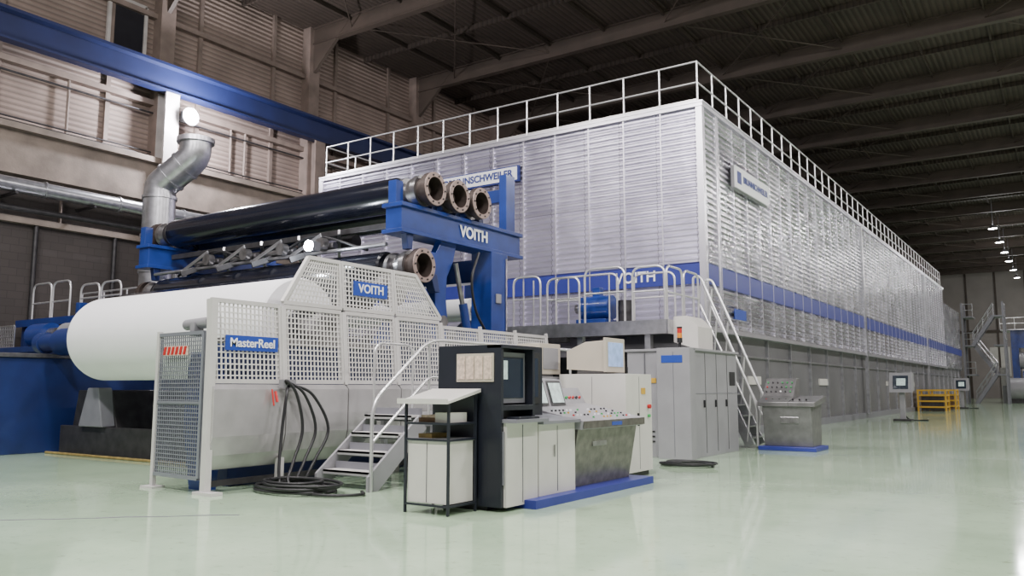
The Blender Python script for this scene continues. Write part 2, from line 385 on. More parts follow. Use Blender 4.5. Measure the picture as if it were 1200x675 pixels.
# ---------------------------------------------------------------- ventilation duct
b=MB('exhaust_duct'); dy=13.15
b.tube([(-20.9,dy,2.5),(-20.9,dy,6.75)],.43,GALV,32)
b.tube(rp([(-20.9,dy,6.75),(-20.9,dy,7.05),(-20.0,dy+.45,7.85),(-20.0,dy+.45,8.3)],.3,3),.43,GALV,32)
for z in (3.6,4.6,5.6,6.7): b.lathe([(-.04,.43),(-.04,.465),(.04,.465),(.04,.43)],(-20.9,dy,z),'Z',GALV,32)
b.lathe([(-.05,.43),(-.05,.51),(.08,.51),(.08,.41),(-.3,.41)],(-20.0,dy+.45,8.3),'Z',ALU,32)
for t in (.3,.7):
    p=Vector((-20.9,dy,7.05)).lerp(Vector((-20.0,dy+.45,7.85)),t); d=Vector((.9,.45,.8)).normalized()*.03; b.tube([p-d,p+d],.465,GALV,32)
b.build()

# ---------------------------------------------------------------- drive side machinery (left)
b=MB('reel_drive_unit')
b.box(-27,-19.7,11.0,15,0.12,2.35,BLUE); b.box(-27.1,-19.6,10.9,15,2.35,2.5,BLUED); b.box(-27,-19.8,11.1,15,0,.12,DKMET)
b.box(-26,-24.4,10.97,11.0,.7,1.9,BLUED); b.box(-24,-22.4,10.97,11.0,.7,1.9,BLUED); b.box(-22.8,-21.6,10.94,11.0,1.3,1.75,CABW)
b.box(-24.7,-23.8,10.9,11.0,.3,.8,DKMET)
b.prism([(-19.7,2.3),(-18.9,1.6),(-18.7,.12),(-19.7,.12)],'Y',11.1,12.3,BLUE)
b.cyl((-20.9,10.7,1.0),(-20.9,11.0,1.0),.28,CABG); b.cyl((-20.9,10.62,1.0),(-20.9,10.7,1.0),.12,DKMET)
b.cyl((-23.9,11.5,2.85),(-23.0,11.5,2.85),.32,BLUE); b.cyl((-23.0,11.5,2.85),(-22.6,11.5,2.85),.18,STEEL)
b.cyl((-22.4,11.6,2.85),(-21.4,11.6,2.85),.3,CABG); b.box(-22.5,-21.5,11.3,11.9,2.5,2.7,DKMET)
b.box(-20.9,-20.0,11.2,11.9,2.5,3.0,DKMET); b.box(-21.3,-21.1,11.2,11.6,2.5,3.6,BLUE); b.cyl((-20.6,11.5,3.0),(-20.6,11.5,3.5),.15,STEEL)
for x0 in (-27,-26,-25):
    P=[(x0+.03,11.0,2.5),(x0+.97,11.0,2.5),(x0+.97,11.0,3.1),(x0+.03,11.0,3.1)]; b.frame(P,.04,GALV); b.quadmesh(P,9,6,.02,GALV)
for i in range(12): b.box(-26.9+i*.2,-26.85+i*.2,10.92,10.98,.75,1.85,DKMET)
for x in (-25.2,-23.2,-21.3): b.beam((x,10.95,.2),(x,10.95,2.3),.08,.05,BLUED)
b.build(.015)
b=MB('drive_side_catwalk')
b.box(-27.4,-21.6,12.6,14.6,3.35,3.45,GALV); b.box(-27.4,-21.6,12.55,12.6,3.28,3.5,BLUE)
for x in (-27.2,-24,-21.9): b.box(x-.08,x+.08,14.3,14.46,2.5,3.35,BLUED); b.box(x-.08,x+.08,12.7,12.86,2.5,3.35,BLUED)
for x0,x1 in ((-26.7,-25.6),(-25.5,-24.5),(-23.9,-22.9),(-22.8,-21.8)):
    h=4.6 if x0<-24.5 else 4.4
    b.tube(rp([(x0,12.7,3.42),(x0,12.7,h),(x1,12.7,h),(x1,12.7,3.42)],.25),.03,RAIL); b.tube([(x0,12.7,4.0),(x1,12.7,4.0)],.025,RAIL)
railing(b,(-27.2,14.5,3.42),(-21.9,14.5,3.42),1.1,1.4,.028)
b.build()

# ---------------------------------------------------------------- paper reel + stands
b=MB('paper_roll'); L0=-16.6
b.lathe([(L0,.0),(L0,.3),(L0,.78),(L0+.04,.83),(L0+.1,.85),(-10.68,.85),(-10.65,.82),(-10.65,.3)],(0,9.4,2.40),'X',PAPER,96)
b.lathe([(-10.66,.33),(-10.53,.33),(-10.53,0)],(0,9.4,2.40),'X',RUBBER,40)
b.lathe([(-10.4,.18),(-10.1,.18),(-10.1,.27),(-9.95,.27),(-9.95,.12),(-10.1,.12)],(0,9.4,2.40),'X',STEEL,32)
b.cyl((-10.53,9.4,2.4),(-10.1,9.4,2.4),.18,STEEL)
b.lathe([(L0,.3),(-18.3,.3),(-18.3,.2),(-19.0,.2),(-19.0,.24),(-19.2,.24),(-19.2,0)],(0,9.4,2.40),'X',BLUED,32)
b.build()
b=MB('reel_frame')
for x0,x1 in ((-10.5,-10.05),(-19.1,-18.6)):
    b.prism([(7.6,.0),(12.6,.0),(12.6,1.9),(11.9,2.6),(11.2,2.6),(10.8,2.05),(7.6,2.05)],'X',x0,x1,BLUED)
    b.box(x0-.05,x1+.05,7.6,10.8,2.05,2.14,STEEL)
b.box(-18.6,-10.5,11.6,12.2,.3,.9,BLUED)
b.build(.01)
b=MB('roll_support_pedestal')
for x0 in (-18.2,-14.6):
    b.prism([(x0,0),(x0+2.0,0),(x0+1.6,1.35),(x0+.3,1.35)],'Y',9.6,11.2,DKMET)
b.box(-18.4,-11,9.2,9.26,.0,.05,YELD)
b.box(-18.2,-11,9.4,9.5,.0,.6,DKMET)
b.prism([(-17.3,.6),(-16.4,.6),(-16.6,1.4),(-17.0,1.4)],'Y',9.3,9.6,TOPG)
b.build(.02)
b=MB('reel_drum')
b.lathe([(-18.5,0),(-18.5,.42),(-18.45,.44),(-10.85,.44),(-10.8,.42),(-10.8,.0)],(0,10.95,3.18),'X',RUBBER,64)
b.lathe([(-10.8,.2),(-10.1,.2),(-10.1,.34),(-9.98,.34),(-9.98,.2)],(0,10.95,3.18),'X',STEEL,32)
b.lathe([(-18.5,.2),(-19.2,.2),(-19.2,0)],(0,10.95,3.18),'X',STEEL,32)
b.build()

def spool(y,z,x0=-19.0,x1=-9.9):
    b=MB('reel_spool'); r=.345
    b.lathe([(x0+.75,0),(x0+.75,r-.03),(x0+.8,r),(x1-.95,r),(x1-.9,r-.03),(x1-.9,0)],(0,y,z),'X',RUBBER,56)
    for e,s in ((x1,1),(x0,-1)):
        b.lathe([(e-s*.9,.2),(e-s*.78,.2),(e-s*.78,.3),(e-s*.7,.3),(e-s*.7,.19),(e-s*.55,.19)],(0,y,z),'X',STEEL,36)
        b.lathe([(e-s*.55,.27),(e-s*.42,.31),(e-s*.3,.31),(e-s*.3,.22)],(0,y,z),'X',STEEL,36)
        b.lathe([(e-s*.55,.0),(e-s*.55,.27)],(0,y,z),'X',DKMET,36)
        b.lathe([(e-s*.3,.25),(e-s*.14,.25),(e-s*.14,.33),(e-s*.01,.33)],(0,y,z),'X',RUSTD,40)
        b.lathe([(e-s*.01,.33),(e,.32),(e,.235),(e-s*.01,.23)],(0,y,z),'X',RUST,40,False)
        b.lathe([(e-s*.01,.23),(e-s*.32,.22),(e-s*.32,.08),(e-s*.2,.08),(e-s*.2,0)],(0,y,z),'X',RUSTD,40)
        for k in range(10):
            a=2*math.pi*k/10; p=Vector((e,y+.275*math.cos(a),z+.275*math.sin(a))); b.cyl(p,p+Vector((s*.02,0,0)),.018,DKMET,6)
    return b.build()
for y in (12.0,12.76,13.52): spool(y,5.22)
spool(11.75,3.7,-19.0,-9.95)
# spool storage gantry
b=MB('spool_storage_gantry')
for X in (-10.35,-18.5):
    b.box(X-.2,X+.2,11.3,15.3,4.34,4.82,BLUE)
    b.box(X-.26,X+.26,11.25,15.35,4.79,4.87,BLUE); b.box(X-.26,X+.26,11.25,15.35,4.29,4.37,BLUE)
    b.box(X-.27,X+.27,14.1,14.7,0,4.3,BLUE); b.box(X-.1,X+.1,14.9,15.25,4.86,6.2,BLUE)
    b.beam((X,15.05,6.2),(X,15.05,5.0),.3,.06,BLUED)
    b.box(X-.1,X+.1,11.25,11.45,4.86,5.3,BLUE)
    for y in (12.38,13.14,13.95): b.prism([(y-.1,4.86),(y+.1,4.86),(y+.03,5.15),(y-.03,5.15)],'X',X-.1,X+.1,BLUED)
    b.prism([(12.55,4.3),(13.05,4.3),(12.95,3.95),(12.75,3.6),(12.72,3.2),(12.8,2.6),(12.7,2.2),(12.45,2.2),(12.42,2.6),(12.38,3.2),(12.32,3.55),(12.1,3.85),(12.1,4.05),(12.4,4.05)],'X',X-.02,X+.14,BLUE)
    b.prism([(12.25,3.25),(12.4,3.25),(12.3,3.6),(12.1,3.6)],'X',X+.05,X+.25,BLUED)
    b.prism([(11.45,4.3),(11.65,4.3),(11.62,4.0),(11.5,4.0)],'X',X+.05,X+.2,BLUED)
    b.cyl((X+.2,13.35,2.5),(X+.2,12.95,3.9),.05,STEEL,12); b.cyl((X+.2,13.45,2.2),(X+.2,13.2,3.1),.09,BLUE,14)
    b.tube(smooth([(X+.3,13.6,4.2),(X+.35,13.3,3.6),(X+.3,13.5,3.0),(X+.25,13.9,2.6)]),.03,BLK,6)
    b.cyl((X+.14,12.6,2.7),(X+.2,12.6,2.7),.12,STEEL,16)
    b.tube([(X+.3,14.62,.2),(X+.3,14.62,4.2)],.02,STEEL,6); b.box(X+.27,X+.31,14.25,14.42,3.2,3.4,CABG)
b.box(-18.5,-10.3,14.3,14.65,3.7,4.2,BLUE)
b.box(-18.3,-10.5,15.0,15.2,5.6,5.9,BLUE)
g=b.build(.012)
text('VOITH',(-10.13,13.55,4.58),.32,'X',WHITEL,g,bold=.03)
b=MB('spool_lowering_linkage')
for x in (-16.6,-15.3,-14.1,-12.9):
    b.beam((x-.2,11.2,4.0),(x+.35,12.3,4.5),.07,.13,DKMET); b.beam((x+.8,11.6,4.55),(x+.1,12.3,4.1),.06,.12,STEEL)
    b.cyl((x-.2,11.6,4.28),(x+.7,11.6,4.28),.07,STEEL,16); b.cyl((x+.3,12.2,4.45),(x+.7,12.2,4.45),.14,DKMET,20)
    b.beam((x-.4,11.4,4.12),(x+.5,11.4,4.48),.04,.08,GALV); b.cyl((x+.5,11.35,4.3),(x+.5,11.5,4.3),.13,STEEL,16)
b.box(-16.8,-11.6,12.3,12.5,3.9,4.1,DKMET); b.tube(smooth([(-17.5,11.6,4.05),(-16,11.5,4.5),(-14.4,11.6,4.1),(-12.8,11.5,4.5),(-11.3,11.6,4.1)]),.03,BLK)
b.tube([(-18.3,11.5,4.14),(-10.7,11.5,4.14)],.04,GALV,10); b.beam((-18.2,11.9,4.6),(-10.7,11.9,4.6),.1,.12,DKMET)
b.build(.01)
b=MB('work_lamp'); b.box(-12.4,-12.2,11.0,11.2,4.1,4.28,FIX); b.cyl((-12.3,11.0,4.19),(-12.3,10.96,4.19),.11,LAMP,16); b.beam((-12.3,11.2,4.2),(-12.3,11.45,4.2),.03,.03,FIX); b.build()

# calender / measuring frame between reel and hood
b=MB('calender_stack')
for X in (-12.4,-21.4):
    b.box(X-.3,X+.3,16.6,17.4,0,4.2,BLUED); b.box(X-.25,X+.25,16.6,18.6,2.3,2.7,BLUE)
    b.prism([(16.0,2.9),(16.6,3.3),(16.6,2.3),(15.8,2.3)],'X',X-.1,X+.2,BLUED)
for y,z,r,mt in ((16.0,3.3,.28,PAPER),(16.2,2.6,.22,STEEL),(18.3,2.6,.4,STEEL)):
    b.lathe([(-21.1,0),(-21.1,r),(-12.0,r),(-12.0,0)],(0,y,z),'X',mt,40); b.cyl((-12.0,y,z),(-11.8,y,z),r*.4,STEEL)
b.build(.01)
b=MB('machine_underframe')
b.box(-21.5,-9.8,18.8,20.6,0,2.2,DKMET)
for i in range(3): b.cyl((-11.5,18.9+i*.6,1.3),(-9.6,18.9+i*.6,1.3),.2,CABG)
b.box(-9.75,-8.6,17.8,20.4,0,2.3,DKMET); b.box(-9.4,-8.8,17.7,17.8,.4,2.0,CABG)
b.build()

# ---------------------------------------------------------------- guard fence
b=MB('reel_guard_fence'); GX=-9.54
Y=[6.87+1.24*i for i in range(8)]
def gx(z): return GX-max(0,z-1.45)*.09
def gp(y,z,o=0): return (gx(z)+o,y,z)
prof=[(GX+.02,1.45),(GX+.09,1.38),(GX+.09,.75),(GX+.03,.5),(GX-.12,.3),(GX-.2,.3),(GX-.05,.55),(GX,1.45)]
for i in range(7):
    y0,y1=Y[i]+.012,Y[i+1]-.012
    b.prism(prof,'Y',y0,y1,GUARDP)
    z1=2.6 if i<4 else 2.52
    P=[gp(y0+.03,1.49),gp(y1-.03,1.49),gp(y1-.03,z1),gp(y0+.03,z1)]
    b.frame(P,.06,GUARD); b.quadmesh(P,16,14,.018,MESH)
U=[([8.15,9.33],[8.68,9.33]),([9.37,10.57],[9.37,10.57]),([10.61,11.85],[10.61,11.2])]
for (a,c),(d,e) in U:
    P=[gp(a,2.67),gp(c,2.67),gp(e,3.42),gp(d,3.42)]
    b.frame(P,.06,GUARD); b.quadmesh(P,15,10,.018,MESH)
for y in Y:
    b.beam(gp(y,1.45,.02),gp(y,2.6,.02),.06,.05,GUARD)
b.box(GX-.05,GX+.05,6.82,6.92,0,2.6,GUARD); b.box(GX-.15,GX+.25,6.78,6.96,0,.04,GUARD)
b.beam((GX-.1,6.87,.12),(GX-.1,15.5,.12),.06,.08,DKMET)
for y in (8.11,10.59,13.07,15.5): b.box(GX-.06,GX+.02,y-.05,y+.05,0,.4,GUARD)
fence=b.build()
for nm,yc,zc,w,h,t,s in (('sign_board',7.55,2.02,.9,.21,'MasterReel',.17),('sign_board',10.0,3.03,.8,.24,'VOITH',.2)):
    sb=MB('sign_board'); sb.box(gx(zc)+.03,gx(zc)+.05,yc-w/2,yc+w/2,zc-h/2,zc+h/2,SIGNB); o=sb.build(.003); o.parent=fence
    text(t,(gx(zc)+.055,yc,zc),s,'X',WHITEL,fence)
b=MB('mesh_gate')
P=[(-10.85,6.95,.2),(-9.70,6.87,.2),(-9.70,6.87,2.15),(-10.85,6.95,2.15)]
b.frame(P,.05,MESHD); b.quadmesh(P,22,34,.013,MESHD); b.beam((-10.85,6.95,1.2),(-9.70,6.87,1.2),.035,.035,MESHD)
b.beam((-10.85,6.95,0),(-10.85,6.95,2.2),.06,.06,GUARD); b.box(-11.0,-10.7,6.85,7.05,0,.03,GUARD)
b.box(-10.6,-10.05,6.86,6.88,1.85,1.98,NOTE); 
for i in range(6): b.prism([(-10.6+i*.092,1.86),(-10.56+i*.092,1.86),(-10.53+i*.092,1.97),(-10.57+i*.092,1.97)],'Y',6.845,6.86,RED)
b.cyl((-10.5,7.15,2.3),(-9.75,7.0,2.3),.08,CABG,16); b.box(-10.15,-10.05,6.95,7.1,2.12,2.3,CABG)
b.prism([(-10.3,.0),(-9.9,.0),(-9.78,.9),(-9.82,1.9),(-10.4,1.9),(-10.5,.9)],'Y',7.15,7.3,BLUE)
b.build()

# ---------------------------------------------------------------- service hoses
b=MB('service_hose')
for k in range(3):
    o=k*.05
    b.tube(smooth([(-9.40,8.05+o*2,1.42),(-9.33,8.0+o,1.5-.03*k),(-9.28,8.15+o*3,1.3),(-9.25,8.25+o*5,.8),(-9.2,8.05+o*4,.35),(-9.05,7.85+o*3,.1),(-8.75,7.9+o,.035),(-8.4,8.1,.035)]),.022,BLK)
b.tube(smooth([(-9.40,8.1,1.45),(-9.3,7.98,1.3),(-9.28,7.9,.8),(-9.2,7.8,.3),(-9.1,7.75,.06),(-8.8,7.6,.03)]),.022,BLK)
pts=[]
for i in range(110):
    a=i*.38; r=.42+.12*math.sin(i*.17); pts.append((-8.75+r*1.25*math.cos(a)+.05*math.sin(i),7.75+r*.8*math.sin(a),.03+.0012*i))
b.tube(smooth(pts,2),.022,BLK,6)
b.tube(smooth([(-8.4,7.5,.03),(-7.9,7.6,.03),(-7.7,7.9,.03),(-7.9,8.1,.03)]),.022,BLK,6)
b.box(-9.44,-9.36,7.95,8.2,1.4,1.52,CABG); b.cyl((-9.4,7.86,1.35),(-9.35,7.86,1.2),.02,RED,8); b.cyl((-9.4,7.8,1.38),(-9.35,7.8,1.15),.012,RED,8)
b.build()
b=MB('cable_coil')
pts=[(-5.8+.45*math.cos(i*.4)*(1+.2*math.sin(i*.3)),14.2+.3*math.sin(i*.4),.02+.001*i) for i in range(60)]
b.tube(smooth(pts,2),.02,BLK,6); b.build()

# ---------------------------------------------------------------- access steps
b=MB('access_stairs')
SX0,SX1=-8.95,-7.95
for i in range(4):
    y=8.35+i*.27; z=.25*(i+1)
    b.box(SX0+.04,SX1-.04,y,y+.27,z-.03,z,GUARD); b.box(SX0+.04,SX1-.04,y,y+.02,z-.06,z,RAIL)
    b.box(SX0+.04,SX1-.04,y+.24,y+.26,z-.1,z+.1,TOPG)
for x in (SX0,SX1):
    b.prism([(8.25,0),(8.45,0),(9.45,.8),(9.45,1.0),(9.3,1.0),(8.25,.2)],'X',x-.02,x+.02,CABG)
b.box(SX0-.2,SX1+.02,9.42,15.2,.94,1.0,GALV); b.box(SX1-.02,SX1+.03,9.42,15.2,.84,1.0,GALV)
for y in (9.6,12,15): b.box(SX1-.08,SX1,y-.04,y+.04,0,.95,GALV); b.box(SX0,SX0+.08,y-.04,y+.04,0,.95,GALV)
x=SX1+.02
b.tube(rp([(x,8.3,0.0),(x,8.3,1.2),(x,9.5,2.12),(x,15.1,2.12),(x,15.1,1.0)],.25),.026,RAIL)
b.tube(rp([(x,8.3,.65),(x,9.5,1.56),(x,15.1,1.56)],.1),.022,RAIL)
for y in (9.5,10.9,12.3,13.7): b.tube([(x,y,1.0),(x,y,2.12)],.022,RAIL)
b.tube(rp([(SX0,9.4,1.0),(SX0,9.4,2.1),(SX0,10.3,2.1),(SX0,10.3,1.0)],.2),.022,RAIL)
b.build()

# ---------------------------------------------------------------- lectern
b=MB('writing_lectern')
x0,x1,y0,y1=-6.36,-5.74,7.22,7.72
for x in (x0,x1):
    for y in (y0,y1): b.box(x-.014,x+.014,y-.014,y+.014,0,1.24 if y==y0 else 1.36,NAVY)
for z in (.1,.82,1.0):
    b.box(x0,x1,y0-.012,y0+.012,z-.012,z+.012,NAVY); b.box(x1-.012,x1+.012,y0,y1,z-.012,z+.012,NAVY)
b.box(x0+.02,x1-.02,y0+.015,y1-.02,.12,.80,CABW); b.box(x1-.32,x1-.315,y0+.005,y0+.015,.13,.79,TOPG)
b.box(x0,x1,y0,y1,.80,.83,CABG); b.box(x0,x1,y0,y1,.99,1.01,CABG); b.box(x0+.02,x1,y1-.03,y1-.01,.8,1.3,NAVY)
b.prism([(y0-.08,1.22),(y0-.08,1.25),(y1+.04,1.39),(y1+.04,1.35)],'X',x0-.06,x1+.05,CABW)
b.box(x0-.06,x1+.05,y0-.1,y0-.075,1.22,1.28,CABW)
b.box(x0+.1,x0+.4,y0+.1,y1-.1,1.01,1.06,WOOD); b.box(x0+.12,x0+.38,y0+.12,y1-.1,1.06,1.09,NOTE); b.box(x0+.1,x0+.3,y0+.1,y1-.1,.83,.88,YELD)
b.box(x1-.26,x1-.05,y0+.08,y1-.1,1.01,1.12,CABW)
b.build(.004)

# ---------------------------------------------------------------- tall control cabinet
b=MB('operator_control_cabinet')
b.box(-6.35,-5.62,7.78,8.5,.05,1.9,NAVY); b.box(-6.3,-5.65,7.83,8.45,0,.05,BLK)
b.box(-5.62,-5.42,7.78,7.83,.05,1.9,NAVY); b.box(-5.62,-5.42,8.45,8.5,1.0,1.9,NAVY); b.box(-5.62,-5.40,7.78,8.5,1.86,1.9,NAVY); b.box(-5.62,-5.42,7.83,8.45,1.14,1.2,NAVY)
b.box(-5.6,-5.52,7.85,8.43,1.22,1.82,TOPG); b.box(-5.52,-5.51,7.9,8.38,1.28,1.76,SCR); b.box(-5.51,-5.506,7.92,8.04,1.5,1.72,SCRG)
b.box(-5.62,-5.38,7.83,8.5,.05,1.0,CABW); b.box(-5.38,-5.37,8.16,8.165,.08,.97,TOPG)
b.box(-5.65,-5.22,7.8,8.5,1.0,1.04,TOPG); b.box(-5.42,-5.26,7.9,8.35,1.04,1.065,NAVY)
b.box(-6.06,-5.52,7.765,7.78,1.47,1.8,CREAM)
for i in range(4): b.box(-6.04+i*.13,-5.93+i*.13,7.755,7.765,1.5,1.77,NOTE)
b.box(-5.42,-5.40,7.80,7.82,.3,.9,TOPG)
b.box(-6.3,-5.75,8.56,9.2,0,1.93,NAVY); b.box(-5.75,-5.73,8.62,9.12,1.2,1.85,BLK); b.box(-5.73,-5.725,8.68,9.06,1.28,1.78,SCR)
b.build(.006)

# ---------------------------------------------------------------- console desk
b=MB('control_desk')
b.box(-6.3,-5.22,8.2,11.45,0,.1,STRIPE)
b.box(-6.2,-5.38,8.52,9.4,.1,.96,CABW); b.box(-5.38,-5.372,8.95,8.957,.13,.93,TOPG)
b.prism([(-6.2,.96),(-5.3,.96),(-5.3,1.0),(-6.2,1.1)],'Y',8.5,9.42,TOPG)
b.box(-5.37,-5.36,8.86,8.88,.55,.7,STEEL)
b.prism([(-6.3,.1),(-5.5,.1),(-5.36,.86),(-6.3,.9)],'Y',9.45,11.2,SST)
b.prism([(-6.35,.86),(-5.28,.86),(-5.26,.97),(-6.0,1.12),(-6.35,1.2)],'Y',9.42,11.25,CABG)
b.box(-5.262,-5.25,9.42,11.25,.87,.97,SST)
b.box(-5.42,-5.385,9.9,10.3,.62,.68,STEEL); b.box(-5.25,-5.245,10.2,10.5,.89,.94,SIGNB)
random.seed(2)
for i in range(16):
    for j in range(4):
        y=9.55+i*.1; x=-5.40-j*.14; z=.97+(-5.26-x)*.203
        if random.random()<.7: b.cyl((x,y,z-.01),(x,y,z+.02),.015,random.choice([BLK,BLK,BLK,GRN,RED,WHITEL,WHITEL,YEL]),8)
b.prism([(-6.75,1.1),(-6.1,1.1),(-6.22,1.52),(-6.5,1.54),(-6.75,1.3)],'Y',9.5,10.45,CABG)
for y in (9.56,10.02):
    b.add([(-6.095,y+.0,1.15),(-6.095,y+.38,1.15),(-6.207,y+.38,1.5),(-6.207,y+.0,1.5)],[(0,1,2,3)],BLK)
    b.add([(-6.10,y+.03,1.19),(-6.10,y+.35,1.19),(-6.19,y+.35,1.47),(-6.19,y+.03,1.47)],[(0,1,2,3)],SCRG)
b.box(-6.75,-6.3,9.45,11.2,.0,1.1,CABG)
b.prism([(-6.75,1.1),(-6.2,1.15),(-6.35,1.4),(-6.75,1.4)],'Y',10.5,11.2,CABG)
for i in range(6): b.cyl((-6.24,10.57+i*.1,1.25),(-6.26,10.57+i*.1,1.26),.025,random.choice([RED,GRN,BLK]),8)
b.build(.006)

b=MB('white_electrical_cabinet')
b.box(-6.95,-5.75,11.65,12.6,.08,1.62,CABW); b.box(-6.9,-5.8,11.7,12.55,0,.08,BLK)
b.box(-5.75,-5.744,12.12,12.126,.12,1.58,TOPG); b.box(-5.75,-5.72,12.05,12.08,.8,1.0,BLK)
b.box(-5.75,-5.74,12.2,12.35,1.3,1.4,YEL); b.box(-6.35,-6.345,11.644,11.65,.12,1.58,TOPG)
b.box(-7.6,-7.0,11.2,12.0,0,1.58,CABG)
b.cyl((-5.745,12.45,1.1),(-5.70,12.45,1.1),.035,RED,12); b.cyl((-5.745,12.45,.95),(-5.71,12.45,.95),.025,GRN,12)
b.build(.008)
b=MB('computer_monitor')
b.prism([(-6.85,1.70),(-6.15,1.66),(-6.15,2.16),(-6.5,2.14),(-6.85,2.0)],'Y',11.72,12.3,CREAM)
b.box(-6.15,-6.1,11.68,12.34,1.65,2.2,CREAM); b.box(-6.1,-6.09,11.75,12.27,1.74,2.13,SCRB); b.box(-6.7,-6.2,11.8,12.2,1.62,1.68,CABG)
b.box(-6.16,-6.12,12.45,12.5,1.62,1.75,BLK)
b.build(.012)
b=MB('computer_monitor')
b.box(-7.5,-7.05,11.22,11.85,1.62,2.12,CREAM); b.prism([(-7.5,1.7),(-7.8,1.8),(-7.8,2.0),(-7.5,2.1)],'Y',11.3,11.75,CREAM); b.box(-7.45,-7.1,11.3,11.7,1.58,1.63,CABG)
b.box(-7.05,-7.04,11.3,11.77,1.7,2.05,CABG)
b.build(.012)

# ---------------------------------------------------------------- big grey switch cabinet
b=MB('switchgear_cabinet')
b.box(-7.7,-6.25,15.7,18.3,.0,2.15,CABG); b.box(-7.74,-6.2,15.66,18.34,2.15,2.2,CABG)
b.box(-6.9,-6.2,15.4,15.7,0,2.2,CABG)
for x in (-7.3,-6.92,-6.55): b.box(x-.006,x+.006,15.66 if x<-6.9 else 15.392,15.72,.05,2.12,TOPG)
for y in (16.35,17.0,17.65): b.box(-6.26,-6.244,y-.008,y+.008,.08,2.12,DKMET)
b.box(-6.25,-6.242,15.75,18.25,1.28,1.295,TOPG)
for y in (16.25,16.9,17.55): b.box(-6.25,-6.21,y-.03,y,1.0,1.15,BLK)
b.box(-6.25,-6.24,17.8,18.15,1.45,1.75,BLK); b.box(-7.2,-7.05,15.68,15.7,1.5,1.6,YEL)
b.box(-6.8,-6.35,15.39,15.4,1.9,2.05,SIGNB)
for z in (.3,.4,.5): b.box(-7.6,-7.1,15.685,15.7,z,z+.03,DKMET)
b.build(.01)
b=MB('signal_tower_light')
b.cyl((-6.6,15.9,2.2),(-6.6,15.9,2.32),.03,BLK,12); b.cyl((-6.6,15.9,2.32),(-6.6,15.9,2.42),.055,BLK,16); b.cyl((-6.6,15.9,2.42),(-6.6,15.9,2.52),.05,AMB,16); b.cyl((-6.6,15.9,2.52),(-6.6,15.9,2.62),.05,RED,16); b.cyl((-6.6,15.9,2.62),(-6.6,15.9,2.65),.055,BLK,16)
b.build()

# ---------------------------------------------------------------- bridge platform + stair
b=MB('access_platform')
PZ=2.9
b.box(-11.6,-7.4,17.0,19.1,PZ-.08,PZ,GALV); b.box(-11.6,-7.65,19.1,20.5,PZ-.08,PZ,GALV); b.box(-11.65,-7.35,16.95,17.05,PZ-.3,PZ+.02,GALV); b.box(-7.42,-7.32,17,19.1,PZ-.3,PZ+.02,GALV)
b.box(-11.5,-9.9,16.9,17.1,PZ-.42,PZ-.3,DKMET)
for x in (-11.5,-9.6,-7.85): b.box(x-.07,x+.07,17.05,17.2,0,PZ-.3,GALV)
def loop(xa,xb,y,h=1.25,r=.028):
    b.tube(rp([(xa,y,PZ),(xa,y,PZ+h),(xb,y,PZ+h),(xb,y,PZ)],.22),r,RAIL)
    b.tube([(xa,y,PZ+h*.55),(xb,y,PZ+h*.55)],r*.85,RAIL)
loop(-11.5,-10.7,17.05); loop(-10.5,-9.6,17.05,1.15); loop(-9.45,-8.4,17.05,1.3); loop(-8.2,-7.4,17.05)
loop(-11.0,-9.2,18.3,1.35); loop(-9.0,-7.9,18.8,1.35)
for y in (17.1,18.1): b.tube(rp([(-7.38,y,PZ),(-7.38,y,PZ+1.25),(-7.38,y+.9,PZ+1.25),(-7.38,y+.9,PZ)],.2),.028,RAIL); b.tube([(-7.38,y,PZ+.65),(-7.38,y+.9,PZ+.65)],.024,RAIL)
for x in (-11.2,-10.9,-9.9,-8.8,-8.6): b.tube([(x,17.05,PZ),(x,17.05,PZ+1.15)],.02,RAIL)
b.prism([(-7.32,2.42),(-6.75,2.24),(-6.75,2.75),(-7.0,3.0),(-7.32,3.0)],'Y',17.3,18.2,CABW)
b.build()
b=MB('platform_stairs')
A=Vector((-7.6,18.7,2.9)); B=Vector((-6.3,18.7,0)); 
for y in (19.25,20.05):
    b.beam((A.x,y,A.z),(B.x,y,B.z+.05),.04,.22,GALV,(1,0,0))
    b.tube(rp([(-7.6,y,2.9),(-7.6,y,4.15),(-7.42,y,4.15),(-6.12,y,1.0),(-6.12,y,.05)],.25),.032,RAIL)
    b.tube([(-7.45,y,3.45),(-6.25,y,.75)],.026,RAIL)
    for t in (.05,.35,.65,.95):
        p=A.lerp(B,t); b.tube([(p.x,y,p.z),(p.x+.12,y,p.z+1.15)],.024,RAIL)
for i in range(11):
    p=A.lerp(B,(i+.5)/11.5); b.box(p.x-.05,p.x+.17,19.27,20.03,p.z-.03,p.z,GALV)
b.build()
b=MB('blue_motor_unit')
b.box(-9.9,-9.1,17.4,18.3,2.9,3.05,BLUE); b.cyl((-9.9,17.8,3.35),(-9.1,17.8,3.35),.3,BLUE); b.cyl((-10.1,17.8,3.35),(-9.9,17.8,3.35),.12,STEEL); b.box(-9.6,-9.4,17.7,17.9,3.6,3.85,BLUE)
b.cyl((-8.8,17.9,2.9),(-8.8,17.9,3.5),.18,DKMET)
b.build(.01)

